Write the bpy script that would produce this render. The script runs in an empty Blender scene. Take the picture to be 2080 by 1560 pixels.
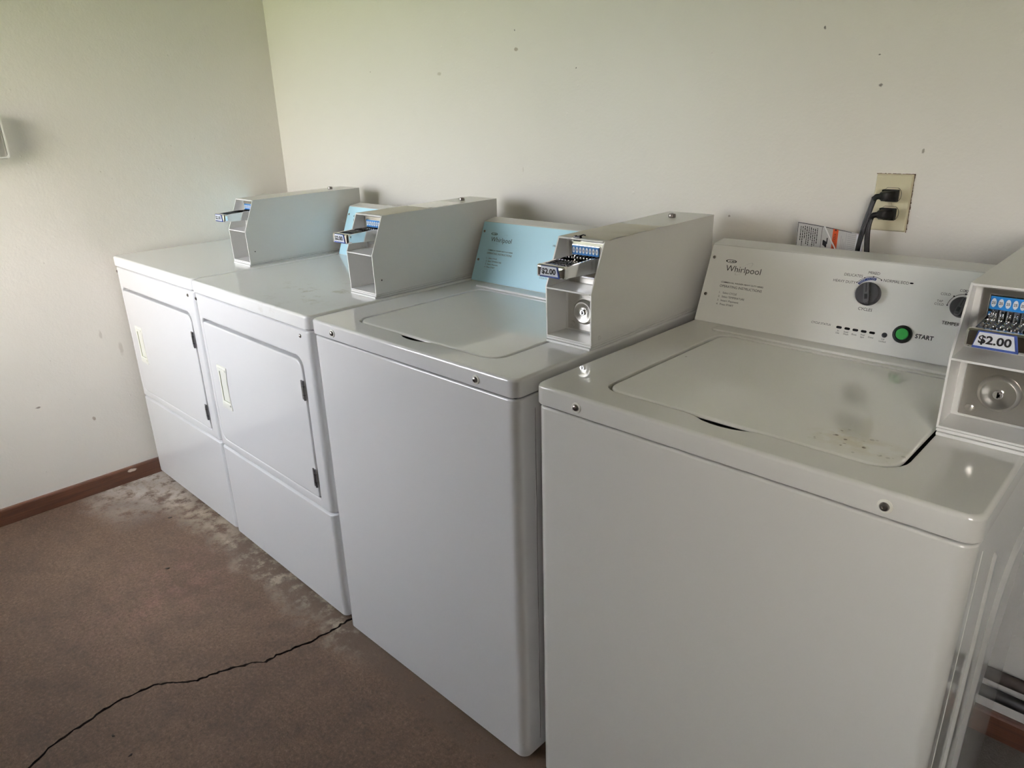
import bpy, bmesh, math, random
from mathutils import Vector, Matrix
R = math.radians
random.seed(7)
S = bpy.context.scene
C = S.collection

# ------------------------------------------------------------------ camera
F_PX = 1443.78
cam_d = bpy.data.cameras.new('camera')
cam = bpy.data.objects.new('camera', cam_d); C.objects.link(cam)
cam.location = (2.9313, -1.6353, 1.3499)
cam.rotation_euler = (1.2171, 0.0300, 0.7710)
cam_d.sensor_fit = 'HORIZONTAL'; cam_d.sensor_width = 36.0
cam_d.lens = F_PX / 2080 * 36.0
cam_d.shift_x = 14.8 / 2080; cam_d.shift_y = -9.6 / 2080
cam_d.clip_start = 0.02
S.camera = cam

# ------------------------------------------------------------------ world (overcast sky above, green yard below) and exposure
SKY = 45.0
W = bpy.data.worlds.new('world'); S.world = W; W.use_nodes = True
wn = W.node_tree; wn.nodes.clear()
wo = wn.nodes.new('ShaderNodeOutputWorld'); wb = wn.nodes.new('ShaderNodeBackground')
wt = wn.nodes.new('ShaderNodeTexCoord'); ws = wn.nodes.new('ShaderNodeSeparateXYZ'); wr = wn.nodes.new('ShaderNodeValToRGB')
wn.links.new(wt.outputs['Generated'], ws.inputs[0]); 
wm = wn.nodes.new('ShaderNodeMath'); wm.operation = 'MULTIPLY_ADD'; wm.inputs[1].default_value = .5; wm.inputs[2].default_value = .5
wn.links.new(ws.outputs['Z'], wm.inputs[0]); wn.links.new(wm.outputs[0], wr.inputs[0])
cr = wr.color_ramp
# sky dimmed and warmed towards +x to weaken light through the right window
wx = wn.nodes.new('ShaderNodeMapRange'); wx.inputs['From Min'].default_value = .42; wx.inputs['From Max'].default_value = .64
wx.inputs['To Min'].default_value = 1.0; wx.inputs['To Max'].default_value = .07; wn.links.new(ws.outputs['X'], wx.inputs['Value'])
wk = wn.nodes.new('ShaderNodeMath'); wk.operation = 'MULTIPLY'; wk.inputs[1].default_value = SKY; wn.links.new(wx.outputs['Result'], wk.inputs[0])
cr.elements[0].position = 0.0; cr.elements[0].color = (.09, .11, .045, 1)
cr.elements[1].position = 1.0; cr.elements[1].color = (.42, .48, .56, 1)
e = cr.elements.new(.485); e.color = (.10, .115, .055, 1)
e = cr.elements.new(.52); e.color = (.96, .95, 1.0, 1)
e = cr.elements.new(.70); e.color = (.86, .90, .98, 1)
wc = wn.nodes.new('ShaderNodeMix'); wc.data_type = 'RGBA'; wc.blend_type = 'MULTIPLY'; wc.inputs[7].default_value = (1.0, .84, .60, 1)
wf_ = wn.nodes.new('ShaderNodeMapRange'); wf_.inputs['From Min'].default_value = .05; wf_.inputs['From Max'].default_value = .75; wn.links.new(ws.outputs['X'], wf_.inputs['Value'])
wn.links.new(wf_.outputs['Result'], wc.inputs[0]); wn.links.new(wr.outputs[0], wc.inputs[6]); wn.links.new(wc.outputs[2], wb.inputs['Color']); wn.links.new(wk.outputs[0], wb.inputs['Strength'])
wn.links.new(wb.outputs[0], wo.inputs['Surface'])
S.view_settings.view_transform = 'Standard'; S.view_settings.look = 'None'
S.view_settings.gamma = 1.0; S.view_settings.use_curve_mapping = False
S.view_settings.exposure = 0.0

# room extents
XR, YF, ZC = 4.05, -2.02, 2.44
OPEN = [('window', 0.05, 1.02, 0.88, 1.84), ('window', 3.22, 3.92, 1.10, 1.82)]      # openings in the front wall, the second unseen, added to brighten the right: kind x0 x1 z0 z1
DOOR = None                             # doorway in the right wall: y0 y1 z1
def portal(loc, rot, sx, sy):           # portals only guide the sky light through the openings
    l = bpy.data.lights.new('sky_portal', 'AREA'); l.shape = 'RECTANGLE'; l.size = sx; l.size_y = sy; l.cycles.is_portal = True
    o = bpy.data.objects.new('sky_portal', l); C.objects.link(o); o.location = loc; o.rotation_euler = rot
for k_, x0, x1, z0, z1 in OPEN: portal(((x0+x1)/2, YF-.03, (z0+z1)/2), (R(90), 0, 0), x1-x0, z1-z0)
if DOOR: portal((XR+.03, (DOOR[0]+DOOR[1])/2, DOOR[2]/2), (0, R(90), 0), DOOR[2], DOOR[1]-DOOR[0])

# ------------------------------------------------------------------ materials
def new_mat(name):
    m = bpy.data.materials.new(name); m.use_nodes = True
    nt = m.node_tree; b = nt.nodes['Principled BSDF']
    return m, nt, b
def node(nt, t, **kw):
    n = nt.nodes.new(t)
    for k, v in kw.items():
        if k in n.inputs: n.inputs[k].default_value = v
        else: setattr(n, k, v)
    return n
def simple(name, col, rough=.4, metal=0., bump=0., bscale=200., spec=.5, coat=0., trans=0., ior=1.45, var=0.):
    m, nt, b = new_mat(name)
    b.inputs['Base Color'].default_value = (*col, 1); b.inputs['Roughness'].default_value = rough
    b.inputs['Metallic'].default_value = metal; b.inputs['Specular IOR Level'].default_value = spec
    b.inputs['Coat Weight'].default_value = coat; b.inputs['Coat Roughness'].default_value = .05
    b.inputs['Transmission Weight'].default_value = trans; b.inputs['IOR'].default_value = ior
    tc = node(nt, 'ShaderNodeTexCoord')
    if var:
        n = node(nt, 'ShaderNodeTexNoise', Scale=3.0, Detail=5.0)
        nt.links.new(tc.outputs['Object'], n.inputs['Vector'])
        mx = node(nt, 'ShaderNodeMix', data_type='RGBA')
        mx.inputs[6].default_value = (*[c*(1-var) for c in col], 1); mx.inputs[7].default_value = (*[min(1, c*(1+var*.4)) for c in col], 1)
        nt.links.new(n.outputs[0], mx.inputs[0]); nt.links.new(mx.outputs[2], b.inputs['Base Color'])
    if bump:
        n = node(nt, 'ShaderNodeTexNoise', Scale=bscale, Detail=3.0)
        nt.links.new(tc.outputs['Object'], n.inputs['Vector'])
        bp = node(nt, 'ShaderNodeBump', Strength=bump, Distance=.001)
        nt.links.new(n.outputs[0], bp.inputs['Height']); nt.links.new(bp.outputs[0], b.inputs['Normal'])
    return m

def spot(nt, vec, c, r, soft=.5, squash=(1, 1, 1), nscale=60., amp=.6):
    """mask: 1 inside a ragged blot of radius r round c"""
    sub = node(nt, 'ShaderNodeVectorMath', operation='SUBTRACT'); sub.inputs[1].default_value = c
    nt.links.new(vec, sub.inputs[0])
    mul = node(nt, 'ShaderNodeVectorMath', operation='MULTIPLY'); mul.inputs[1].default_value = squash
    nt.links.new(sub.outputs[0], mul.inputs[0])
    ln = node(nt, 'ShaderNodeVectorMath', operation='LENGTH'); nt.links.new(mul.outputs[0], ln.inputs[0])
    n = node(nt, 'ShaderNodeTexNoise', Scale=nscale, Detail=4.0); nt.links.new(vec, n.inputs['Vector'])
    ma = node(nt, 'ShaderNodeMath', operation='MULTIPLY_ADD'); ma.inputs[1].default_value = amp*2*r; ma.inputs[2].default_value = -amp*r
    nt.links.new(n.outputs[0], ma.inputs[0])
    ad = node(nt, 'ShaderNodeMath', operation='ADD'); nt.links.new(ln.outputs['Value'], ad.inputs[0]); nt.links.new(ma.outputs[0], ad.inputs[1])
    mr = node(nt, 'ShaderNodeMapRange'); mr.inputs['From Min'].default_value = r; mr.inputs['From Max'].default_value = r*(1-soft)
    mr.inputs['To Min'].default_value = 0; mr.inputs['To Max'].default_value = 1
    nt.links.new(ad.outputs[0], mr.inputs['Value'])
    return mr.outputs['Result']
def mathn(nt, op, a, b):
    m = node(nt, 'ShaderNodeMath', operation=op)
    for i, v in enumerate((a, b)):
        if isinstance(v, (int, float)): m.inputs[i].default_value = v
        else: nt.links.new(v, m.inputs[i])
    return m.outputs[0]
def mixc(nt, fac, a, b):
    mx = node(nt, 'ShaderNodeMix', data_type='RGBA')
    for i, v in ((0, fac), (6, a), (7, b)):
        if isinstance(v, tuple): mx.inputs[i].default_value = (*v, 1)
        elif isinstance(v, (int, float)): mx.inputs[i].default_value = v
        else: nt.links.new(v, mx.inputs[i])
    return mx.outputs[2]
def ramp(nt, v, a, b):
    mr = node(nt, 'ShaderNodeMapRange'); mr.inputs['From Min'].default_value = a; mr.inputs['From Max'].default_value = b
    nt.links.new(v, mr.inputs['Value']); return mr.outputs['Result']

def wall_material(name, marks, base=(.84, .81, .755)):
    m, nt, b = new_mat(name)
    tc = node(nt, 'ShaderNodeTexCoord'); v = tc.outputs['Object']
    n1 = node(nt, 'ShaderNodeTexNoise', Scale=1.7, Detail=5.0); nt.links.new(v, n1.inputs['Vector'])
    col = mixc(nt, n1.outputs[0], tuple(c*.965 for c in base), tuple(min(1, c*1.03) for c in base))
    # faint roller smears
    n4 = node(nt, 'ShaderNodeTexNoise', Scale=9.0, Detail=7.0, Roughness=.7); nt.links.new(v, n4.inputs['Vector'])
    col = mixc(nt, mathn(nt, 'MULTIPLY', ramp(nt, n4.outputs[0], .62, .78), .25), col, tuple(c*.86 for c in base))
    for (c, r, mc, sq) in marks:
        k = spot(nt, v, c, r, .45, sq, nscale=.9/r, amp=.8)
        col = mixc(nt, mathn(nt, 'MULTIPLY', k, .85), col, mc)
    nt.links.new(col, b.inputs['Base Color'])
    b.inputs['Roughness'].default_value = .42; b.inputs['Specular IOR Level'].default_value = .4
    n2 = node(nt, 'ShaderNodeTexNoise', Scale=130.0, Detail=3.0); nt.links.new(v, n2.inputs['Vector'])
    n3 = node(nt, 'ShaderNodeTexNoise', Scale=16.0, Detail=6.0, Roughness=.6); nt.links.new(v, n3.inputs['Vector'])
    h = mathn(nt, 'ADD', mathn(nt, 'MULTIPLY', n2.outputs[0], .35), n3.outputs[0])
    # scattered trowel ridges
    vo = node(nt, 'ShaderNodeTexVoronoi', Scale=38.0); vo.feature = 'F1'; nt.links.new(v, vo.inputs['Vector'])
    rid = mathn(nt, 'MULTIPLY', ramp(nt, vo.outputs['Distance'], .16, .05), ramp(nt, n4.outputs[0], .54, .66))
    h = mathn(nt, 'ADD', h, mathn(nt, 'MULTIPLY', rid, .9))
    bp = node(nt, 'ShaderNodeBump', Strength=.5, Distance=.0026); nt.links.new(h, bp.inputs['Height'])
    nt.links.new(bp.outputs[0], b.inputs['Normal'])
    return m

DK = (.10, .085, .07)
M = {}
M['wall_back'] = wall_material('wall_back_paint', [
    ((1.395, 0, 1.531), .010, (.42, .36, .28), (1, 1, 2.0)), ((1.391, 0, 1.581), .0028, DK, (1, 1, 1)),
    ((1.055, 0, 1.486), .010, (.62, .58, .5), (1, 1, 1.6)), ((2.273, 0, 1.503), .0042, DK, (1.4, 1, 1)),
    ((2.398, 0, 1.387), .0040, DK, (1, 1, 1)), ((2.388, 0, 1.444), .002, DK, (.6, 1, 1.5)),
    ((2.495, 0, 1.262), .0042, (.3, .27, .22), (1.3, 1, .8)), ((1.414, 0, 1.198), .011, (.5, .45, .38), (14, 1, 1)),
    ((2.093, 0, 1.108), .0035, (.35, .3, .25), (1, 1, 1)), ((1.616, 0, 1.468), .0022, DK, (1, 1, 1)),
    ((0.685, 0, 1.513), .002, DK, (1, 1, 1))])
M['wall_left'] = wall_material('wall_left_paint', [
    ((0, -1.12, .40), .012, (.25, .21, .18), (1, 1, 3)), ((0, -.95, .30), .010, (.4, .33, .27), (1, 1.5, 1)),
    ((0, -.80, .55), .03, (.66, .62, .56), (1, 3, 1)), ((0, -.86, .62), .02, (.66, .62, .56), (1, 3, 1))])
M['wall_plain'] = wall_material('wall_plain_paint', [], (.115, .095, .07))  # unseen walls and ceiling, darkened in colour to cut bounced light
M['ceiling'] = simple('ceiling_paint', (.36, .34, .30), .8, bump=.4, bscale=60)

# concrete floor
def floor_material():
    m, nt, b = new_mat('brown_stained_concrete')
    tc = node(nt, 'ShaderNodeTexCoord'); v = tc.outputs['Object']
    n1 = node(nt, 'ShaderNodeTexNoise', Scale=2.2, Detail=8.0, Roughness=.62); nt.links.new(v, n1.inputs['Vector'])
    col = mixc(nt, ramp(nt, n1.outputs[0], .32, .68), (.066, .036, .020), (.128, .076, .044))
    # reddish worn patch
    k = spot(nt, v, (.86, -1.08, 0), .30, .9, nscale=5, amp=.7)
    nr = node(nt, 'ShaderNodeTexNoise', Scale=14.0, Detail=6.0, Roughness=.7); nt.links.new(v, nr.inputs['Vector'])
    col = mixc(nt, mathn(nt, 'MULTIPLY', k, mathn(nt, 'MULTIPLY', ramp(nt, nr.outputs[0], .44, .70), .7)), col, (.20, .095, .07))
    # fine grain
    n2 = node(nt, 'ShaderNodeTexNoise', Scale=105.0, Detail=10.0, Roughness=.85); nt.links.new(v, n2.inputs['Vector'])
    col = mixc(nt, mathn(nt, 'MULTIPLY', ramp(nt, n2.outputs[0], .51, .60), .75), col, (.038, .024, .015))
    col = mixc(nt, mathn(nt, 'MULTIPLY', ramp(nt, n2.outputs[0], .48, .38), .42), col, (.25, .168, .108))
    # pale mineral crust and dirt along the machines' feet, a band hugging the fronts
    sp = node(nt, 'ShaderNodeSeparateXYZ'); nt.links.new(v, sp.inputs[0])
    n3 = node(nt, 'ShaderNodeTexNoise', Scale=7.0, Detail=6.0, Roughness=.6); nt.links.new(v, n3.inputs['Vector'])
    edge = mathn(nt, 'ADD', sp.outputs['Y'], mathn(nt, 'MULTIPLY', mathn(nt, 'SUBTRACT', n3.outputs[0], .5), .16))
    band = mathn(nt, 'MULTIPLY', ramp(nt, edge, -.885, -.815), ramp(nt, sp.outputs['X'], 1.62, 1.42))
    n5 = node(nt, 'ShaderNodeTexNoise', Scale=18.0, Detail=7.0, Roughness=.7); nt.links.new(v, n5.inputs['Vector'])
    crust = mathn(nt, 'MULTIPLY', band, ramp(nt, n5.outputs[0], .42, .66))
    col = mixc(nt, mathn(nt, 'MULTIPLY', crust, .85), col, (.46, .39, .30))
    left = mathn(nt, 'MULTIPLY', ramp(nt, edge, -1.10, -.90), ramp(nt, sp.outputs['X'], .42, .12))
    col = mixc(nt, mathn(nt, 'MULTIPLY', left, ramp(nt, n5.outputs[0], .38, .56)), col, (.44, .385, .335))
    n7 = node(nt, 'ShaderNodeTexNoise', Scale=9.0, Detail=9.0, Roughness=.75); nt.links.new(v, n7.inputs['Vector'])
    col = mixc(nt, mathn(nt, 'MULTIPLY', ramp(nt, n7.outputs[0], .48, .68), .65), col, (.045, .027, .017))
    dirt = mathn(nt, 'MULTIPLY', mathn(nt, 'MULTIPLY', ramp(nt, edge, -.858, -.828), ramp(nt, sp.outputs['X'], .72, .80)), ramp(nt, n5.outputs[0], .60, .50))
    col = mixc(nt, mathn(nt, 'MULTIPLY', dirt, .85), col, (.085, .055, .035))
    # dark cement beside the last washer
    rr_ = ramp(nt, sp.outputs['X'], 2.70, 2.80)
    col = mixc(nt, mathn(nt, 'MULTIPLY', rr_, .75), col, (.13, .12, .105))
    nt.links.new(col, b.inputs['Base Color'])
    b.inputs['Roughness'].default_value = .72; b.inputs['Specular IOR Level'].default_value = .35
    h = mathn(nt, 'ADD', n2.outputs[0], mathn(nt, 'MULTIPLY', n5.outputs[0], 1.2))
    bp = node(nt, 'ShaderNodeBump', Strength=.8, Distance=.006); nt.links.new(h, bp.inputs['Height'])
    nt.links.new(bp.outputs[0], b.inputs['Normal'])
    return m
M['floor'] = floor_material()
M['crack'] = simple('crack_dark', (.02, .014, .010), .95)

def enamel(name, col, dirty=None, rough=.035, ior=1.9):
    m, nt, b = new_mat(name)
    tc = node(nt, 'ShaderNodeTexCoord'); v = tc.outputs['Object']
    n = node(nt, 'ShaderNodeTexNoise', Scale=2.5, Detail=4.0); nt.links.new(v, n.inputs['Vector'])
    c = mixc(nt, n.outputs[0], tuple(x*.97 for x in col), tuple(min(1, x*1.02) for x in col))
    rg = rough
    if dirty == 'washer':     # food and rust spatter at the right front of the lid, scuffs at the back
        k = spot(nt, v, (.505, .10, .03), .085, .7, (1, 1.3, 1), nscale=20, amp=.9)
        vo = node(nt, 'ShaderNodeTexVoronoi', Scale=75.0); nt.links.new(v, vo.inputs['Vector'])
        nz = node(nt, 'ShaderNodeTexNoise', Scale=40.0, Detail=4.0); nt.links.new(v, nz.inputs['Vector'])
        sp_ = mathn(nt, 'MULTIPLY', ramp(nt, vo.outputs['Distance'], .27, .19), ramp(nt, nz.outputs[0], .50, .56))
        c = mixc(nt, mathn(nt, 'MULTIPLY', mathn(nt, 'MULTIPLY', k, ramp(nt, nz.outputs[0], .42, .62)), .45), c, (.52, .44, .22))
        c = mixc(nt, mathn(nt, 'MULTIPLY', mathn(nt, 'MULTIPLY', k, sp_), .95), c, (.09, .055, .025))
        vo2 = node(nt, 'ShaderNodeTexVoronoi', Scale=21.0); nt.links.new(v, vo2.inputs['Vector'])
        c = mixc(nt, mathn(nt, 'MULTIPLY', ramp(nt, vo2.outputs['Distance'], .055, .03), .7), c, (.16, .13, .1))
        rg = .09
    elif dirty == 'dryer':
        k = spot(nt, v, (.49, .19, .03), .26, .8, (1.1, 1.1, 1), nscale=5, amp=.6)
        nz = node(nt, 'ShaderNodeTexNoise', Scale=16.0, Detail=6.0, Roughness=.75); nt.links.new(v, nz.inputs['Vector'])
        c = mixc(nt, mathn(nt, 'MULTIPLY', mathn(nt, 'MULTIPLY', k, ramp(nt, nz.outputs[0], .54, .66)), .6), c, (.50, .44, .32))
    nt.links.new(c, b.inputs['Base Color'])
    b.inputs['IOR'].default_value = ior
    if isinstance(rg, float): b.inputs['Roughness'].default_value = rg
    else: nt.links.new(rg, b.inputs['Roughness'])
    return m
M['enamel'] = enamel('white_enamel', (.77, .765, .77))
M['enamel_clean_lit_top'] = enamel('white_enamel_clean_lit', (.86, .858, .85), ior=1.9)  # clean top, its colour lightened for the light falling on it
M['enamel_dryer_top'] = enamel('white_enamel_scuffed_lit', (.87, .868, .86), 'dryer', ior=1.9)  # real scuffs; base colour also lightened for light on the top
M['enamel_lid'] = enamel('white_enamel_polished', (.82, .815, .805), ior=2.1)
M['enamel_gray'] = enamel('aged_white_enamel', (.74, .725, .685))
M['enamel_gray_lid'] = enamel('aged_white_enamel_spattered', (.80, .785, .735), 'washer')
M['box_white'] = simple('white_powder_coat', (.84, .835, .815), .26, bump=.12, bscale=500, var=.05)
M['tape'] = simple('yellowed_tape', (.58, .53, .42), .35, bump=.5, bscale=45, var=.25)
M['film'] = simple('peeling_clear_film', (.66, .63, .56), .12, var=.1, coat=.6)
M['blue_panel'] = simple('pale_blue_panel', (.56, .86, .99), .34)
M['gray_panel'] = simple('brushed_silver_panel', (.88, .88, .85), .34, metal=.0, bump=.05, bscale=300)
M['console_shell'] = simple('console_white', (.72, .715, .69), .22)
M['ink'] = simple('black_ink', (.012, .012, .014), .6, spec=.1)
M['ink_gray'] = simple('gray_ink', (.05, .052, .056), .6, spec=.1)
M['ink_blue'] = simple('blue_ink', (.025, .045, .16), .6, spec=.15)
M['ink_white'] = simple('white_ink', (.75, .78, .85), .5)
M['knob'] = simple('graphite_plastic', (.034, .034, .035), .45, spec=.18)
M['knob_ridge'] = simple('graphite_plastic_ridge', (.062, .062, .064), .4, spec=.2)
M['black_plastic'] = simple('black_plastic', (.008, .008, .009), .3, spec=.25)
M['green_button'] = simple('green_button_plastic', (.022, .20, .036), .35, spec=.3)
M['rubber'] = simple('black_rubber_cord', (.006, .006, .006), .38, spec=.2)
M['gap_shade'] = simple('painted_gap_shade', (.03, .03, .03), .8)  # near-black painted in for the shade inside seams and recesses
M['chrome'] = simple('chrome', (.80, .80, .81), .09, metal=1.0)
M['steel'] = simple('satin_steel', (.58, .56, .52), .28, metal=1.0, bump=.08, bscale=240)
M['screw_metal'] = simple('screw_metal', (.30, .28, .26), .28, metal=1.0)
M['hinge_metal'] = simple('hinge_metal', (.20, .20, .20), .35, metal=1.0)
M['blue_label'] = simple('blue_label', (.012, .12, .33), .35, spec=.3)
M['white_label'] = simple('white_label', (.80, .83, .88), .4)
M['ivory'] = simple('ivory_plastic', (.80, .79, .72), .3)
M['ivory_deep'] = simple('pocket_plastic_shade', (.24, .25, .14), .4)  # greenish ivory darkened to paint the shade of the pocket's depth
M['outlet'] = simple('cream_outlet_plastic', (.60, .555, .385), .35, var=.06)
M['outlet_face'] = simple('cream_receptacle_plastic', (.63, .58, .42), .35)
M['grime'] = simple('dark_grime', (.12, .07, .04), .9)
def wood_material():
    m, nt, b = new_mat('red_brown_wood')
    tc = node(nt, 'ShaderNodeTexCoord'); mp = node(nt, 'ShaderNodeMapping'); mp.inputs['Scale'].default_value = (3, 3, 60)
    nt.links.new(tc.outputs['Object'], mp.inputs[0])
    n = node(nt, 'ShaderNodeTexNoise', Scale=2.0, Detail=6.0, Roughness=.6); nt.links.new(mp.outputs[0], n.inputs['Vector'])
    c = mixc(nt, ramp(nt, n.outputs[0], .3, .7), (.045, .017, .010), (.10, .040, .021))
    k = spot(nt, tc.outputs['Object'], (.014, -.865, .048), .013, .3, (1, .6, 1.8), nscale=50, amp=.5)
    c = mixc(nt, k, c, (.62, .55, .48))
    nt.links.new(c, b.inputs['Base Color']); b.inputs['Roughness'].default_value = .45
    bp = node(nt, 'ShaderNodeBump', Strength=.2, Distance=.001); nt.links.new(n.outputs[0], bp.inputs['Height']); nt.links.new(bp.outputs[0], b.inputs['Normal'])
    return m
M['wood'] = wood_material()
M['clear'] = simple('clear_plastic', (.92, .92, .90), .06, trans=.92, ior=1.3)
M['clear_edge'] = simple('frosted_plastic_edge', (.80, .79, .75), .3)
M['thermo'] = simple('thermostat_body', (.42, .38, .35), .5)
M['glass'] = simple('window_glass', (1, 1, 1), .0, trans=1.0, ior=1.0, spec=0)
M['tag'] = simple('laminated_tag', (.60, .60, .60), .16, coat=.7)
M['tag_orange'] = simple('orange_print', (.42, .055, .012), .3)
M['tag_gray'] = simple('gray_print', (.33, .33, .34), .4)
M['crease_glare'] = simple('white_painted_glare', (.9, .9, .9), .12, coat=1.0)  # white for the painted highlight on the tag
M['pipe_black'] = simple('black_pipe', (.012, .011, .010), .45)
M['pipe_rust'] = simple('rusty_pipe', (.03, .020, .015), .7, bump=.5, bscale=80, var=.5)
M['leaf'] = simple('dark_scrap', (.03, .022, .016), .8)

# ------------------------------------------------------------------ mesh builder
class G:
    def __init__(s): s.v = []; s.f = []; s.m = []; s.mats = []
    def mi(s, m):
        if m not in s.mats: s.mats.append(m)
        return s.mats.index(m)
    def add(s, verts, faces, m):
        o = len(s.v); s.v += [tuple(p) for p in verts]; k = s.mi(m)
        for f in faces: s.f.append([i+o for i in f]); s.m.append(k)
    def bm(s, b, m, mat4=None):
        if mat4 is not None: bmesh.ops.transform(b, matrix=mat4, verts=b.verts)
        b.verts.index_update()
        s.add([v.co[:] for v in b.verts], [[v.index for v in f.verts] for f in b.faces], m); b.free()
    def box(s, x0, x1, y0, y1, z0, z1, m, b=0, seg=2, mat4=None):
        t = bmesh.new(); bmesh.ops.create_cube(t, size=1)
        for v in t.verts: v.co = Vector(((x0+x1)/2+v.co.x*(x1-x0), (y0+y1)/2+v.co.y*(y1-y0), (z0+z1)/2+v.co.z*(z1-z0)))
        if b: bmesh.ops.bevel(t, geom=list(t.edges), offset=min(b, .49*min(x1-x0, y1-y0, z1-z0)), segments=seg, profile=.5, affect='EDGES')
        s.bm(t, m, mat4)
    def loft(s, loops, m, cap0=True, cap1=True, capm=None, mats=None):
        n = len(loops[0]); V = [p for l in loops for p in l]
        for i in range(len(loops)-1):
            fs = [[i*n+j, i*n+(j+1) % n, (i+1)*n+(j+1) % n, (i+1)*n+j] for j in range(n)]
            if i == 0: s.add(V, fs, m if not mats else mats[0]); base = len(s.v)-len(V)
            else:
                k = s.mi(m if not mats else mats[i])
                for f in fs: s.f.append([x+base for x in f]); s.m.append(k)
        k = s.mi(capm or m)
        if cap0: s.f.append([base+j for j in reversed(range(n))]); s.m.append(s.mi(m))
        if cap1: s.f.append([base+(len(loops)-1)*n+j for j in range(n)]); s.m.append(k)
    def lathe(s, prof, o, ax, m, n=32, mats=None):
        """prof: list of (r, h) along axis ax from o"""
        ax = Vector(ax).normalized(); u = ax.orthogonal().normalized(); w = ax.cross(u); o = Vector(o)
        loops = [[tuple(o + ax*h + (u*math.cos(2*math.pi*k/n)+w*math.sin(2*math.pi*k/n))*max(r, 1e-5)) for k in range(n)] for r, h in prof]
        s.loft(loops, m, True, True, mats=mats)
    def tube(s, pts, r, m, n=10, rx=None, up=(0, 1, 0)):
        pts = [Vector(p) for p in pts]; loops = []
        for i, p in enumerate(pts):
            t = (pts[min(i+1, len(pts)-1)]-pts[max(i-1, 0)]).normalized()
            a = Vector(up) - t*Vector(up).dot(t)
            a = a.normalized() if a.length > 1e-4 else t.orthogonal().normalized()
            b = t.cross(a)
            loops.append([tuple(p + a*math.cos(2*math.pi*k/n)*r + b*math.sin(2*math.pi*k/n)*(rx or r)) for k in range(n)])
        s.loft(loops, m)
    def obj(s, name, parent=None, smooth=35, loc=None, rot=None):
        me = bpy.data.meshes.new(name); me.from_pydata(s.v, [], s.f); me.validate()
        for m in s.mats: me.materials.append(M[m] if isinstance(m, str) else m)
        for p, k in zip(me.polygons, s.m): p.material_index = k
        b = bmesh.new(); b.from_mesh(me); bmesh.ops.recalc_face_normals(b, faces=b.faces); b.to_mesh(me); b.free()
        if smooth:
            for p in me.polygons: p.use_smooth = True
            me.set_sharp_from_angle(angle=R(smooth))
        o = bpy.data.objects.new(name, me); C.objects.link(o)
        if smooth:
            wnm = o.modifiers.new('wn', 'WEIGHTED_NORMAL'); wnm.keep_sharp = True; wnm.weight = 80
        if parent: o.parent = parent
        if loc: o.location = loc
        if rot: o.rotation_euler = rot
        return o
def rr(u0, v0, u1, v1, r, k=5, m=6):
    """closed 2-D loop, corners (u0v0, u1v0, u1v1, u0v1) with radii r, m pieces per edge"""
    if not isinstance(r, (tuple, list)): r = (r,)*4
    cs = [(u0+r[0], v0+r[0], r[0], 180), (u1-r[1], v0+r[1], r[1], 270), (u1-r[2], v1-r[2], r[2], 0), (u0+r[3], v1-r[3], r[3], 90)]
    out = []
    for i, (cx, cy, q, a0) in enumerate(cs):
        arc = [(cx+q*math.cos(R(a0+90*j/k)), cy+q*math.sin(R(a0+90*j/k))) for j in range(k+1)]
        out += arc
        nx = cs[(i+1) % 4]; p1 = (nx[0]+nx[2]*math.cos(R(nx[3])), nx[1]+nx[2]*math.sin(R(nx[3])))
        p0 = arc[-1]
        out += [(p0[0]+(p1[0]-p0[0])*j/m, p0[1]+(p1[1]-p0[1])*j/m) for j in range(1, m)]
    return out
def empty(name, loc, rz, label, cat, group=None):
    o = bpy.data.objects.new(name, None); C.objects.link(o); o.location = loc; o.rotation_euler = (0, 0, rz)
    o.empty_display_size = .05
    o['label'] = label; o['category'] = cat
    if group: o['group'] = group
    return o
def struct(o): o['kind'] = 'structure'; return o

_tcache = {}
def text_mesh(body, bold=0., shear=0.):
    key = (body, bold, shear)
    if key not in _tcache:
        cu = bpy.data.curves.new('t', 'FONT'); cu.body = body; cu.size = 1; cu.offset = bold; cu.shear = shear; cu.resolution_u = 3
        o = bpy.data.objects.new('t', cu); C.objects.link(o)
        dg = bpy.context.evaluated_depsgraph_get(); dg.update()
        me = bpy.data.meshes.new_from_object(o.evaluated_get(dg))
        vs = [v.co.copy() for v in me.vertices]; fs = [list(p.vertices) for p in me.polygons]
        bpy.data.objects.remove(o); bpy.data.curves.remove(cu); bpy.data.meshes.remove(me)
        _tcache[key] = (vs, fs)
    return _tcache[key]
def put_text(g, body, fr, s0, s1, base, cap, m, bold=0., shear=0., align='L', n=.0005):
    """fr: function (s, t, n) -> 3-D; s0..s1 the span, base the baseline, cap the cap height (s1 None: natural width)"""
    vs, fs = text_mesh(body, bold, shear)
    x0 = min(v.x for v in vs); x1 = max(v.x for v in vs)
    k = cap/.69
    kx = (s1-s0)/(x1-x0) if s1 is not None else k*.92
    if s1 is None:
        w = (x1-x0)*kx
        if align == 'R': s0 = s0-w
        elif align == 'C': s0 = s0-w/2
    g.add([fr(s0+(v.x-x0)*kx, base+v.y*k, n) for v in vs], fs, m)
def arc_band(g, fr, c, r0, r1, a0, a1, m, n=.0005, k=20, ry=1.0, rot=0.):
    V = []; F = []
    for i in range(k+1):
        a = R(a0+(a1-a0)*i/k)
        for r in (r0, r1):
            x, y = r*math.cos(a), r*ry*math.sin(a)
            V.append(fr(c[0]+x*math.cos(rot)-y*math.sin(rot), c[1]+x*math.sin(rot)+y*math.cos(rot), n))
    for i in range(k): F.append([2*i, 2*i+1, 2*i+3, 2*i+2])
    g.add(V, F, m)
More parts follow.
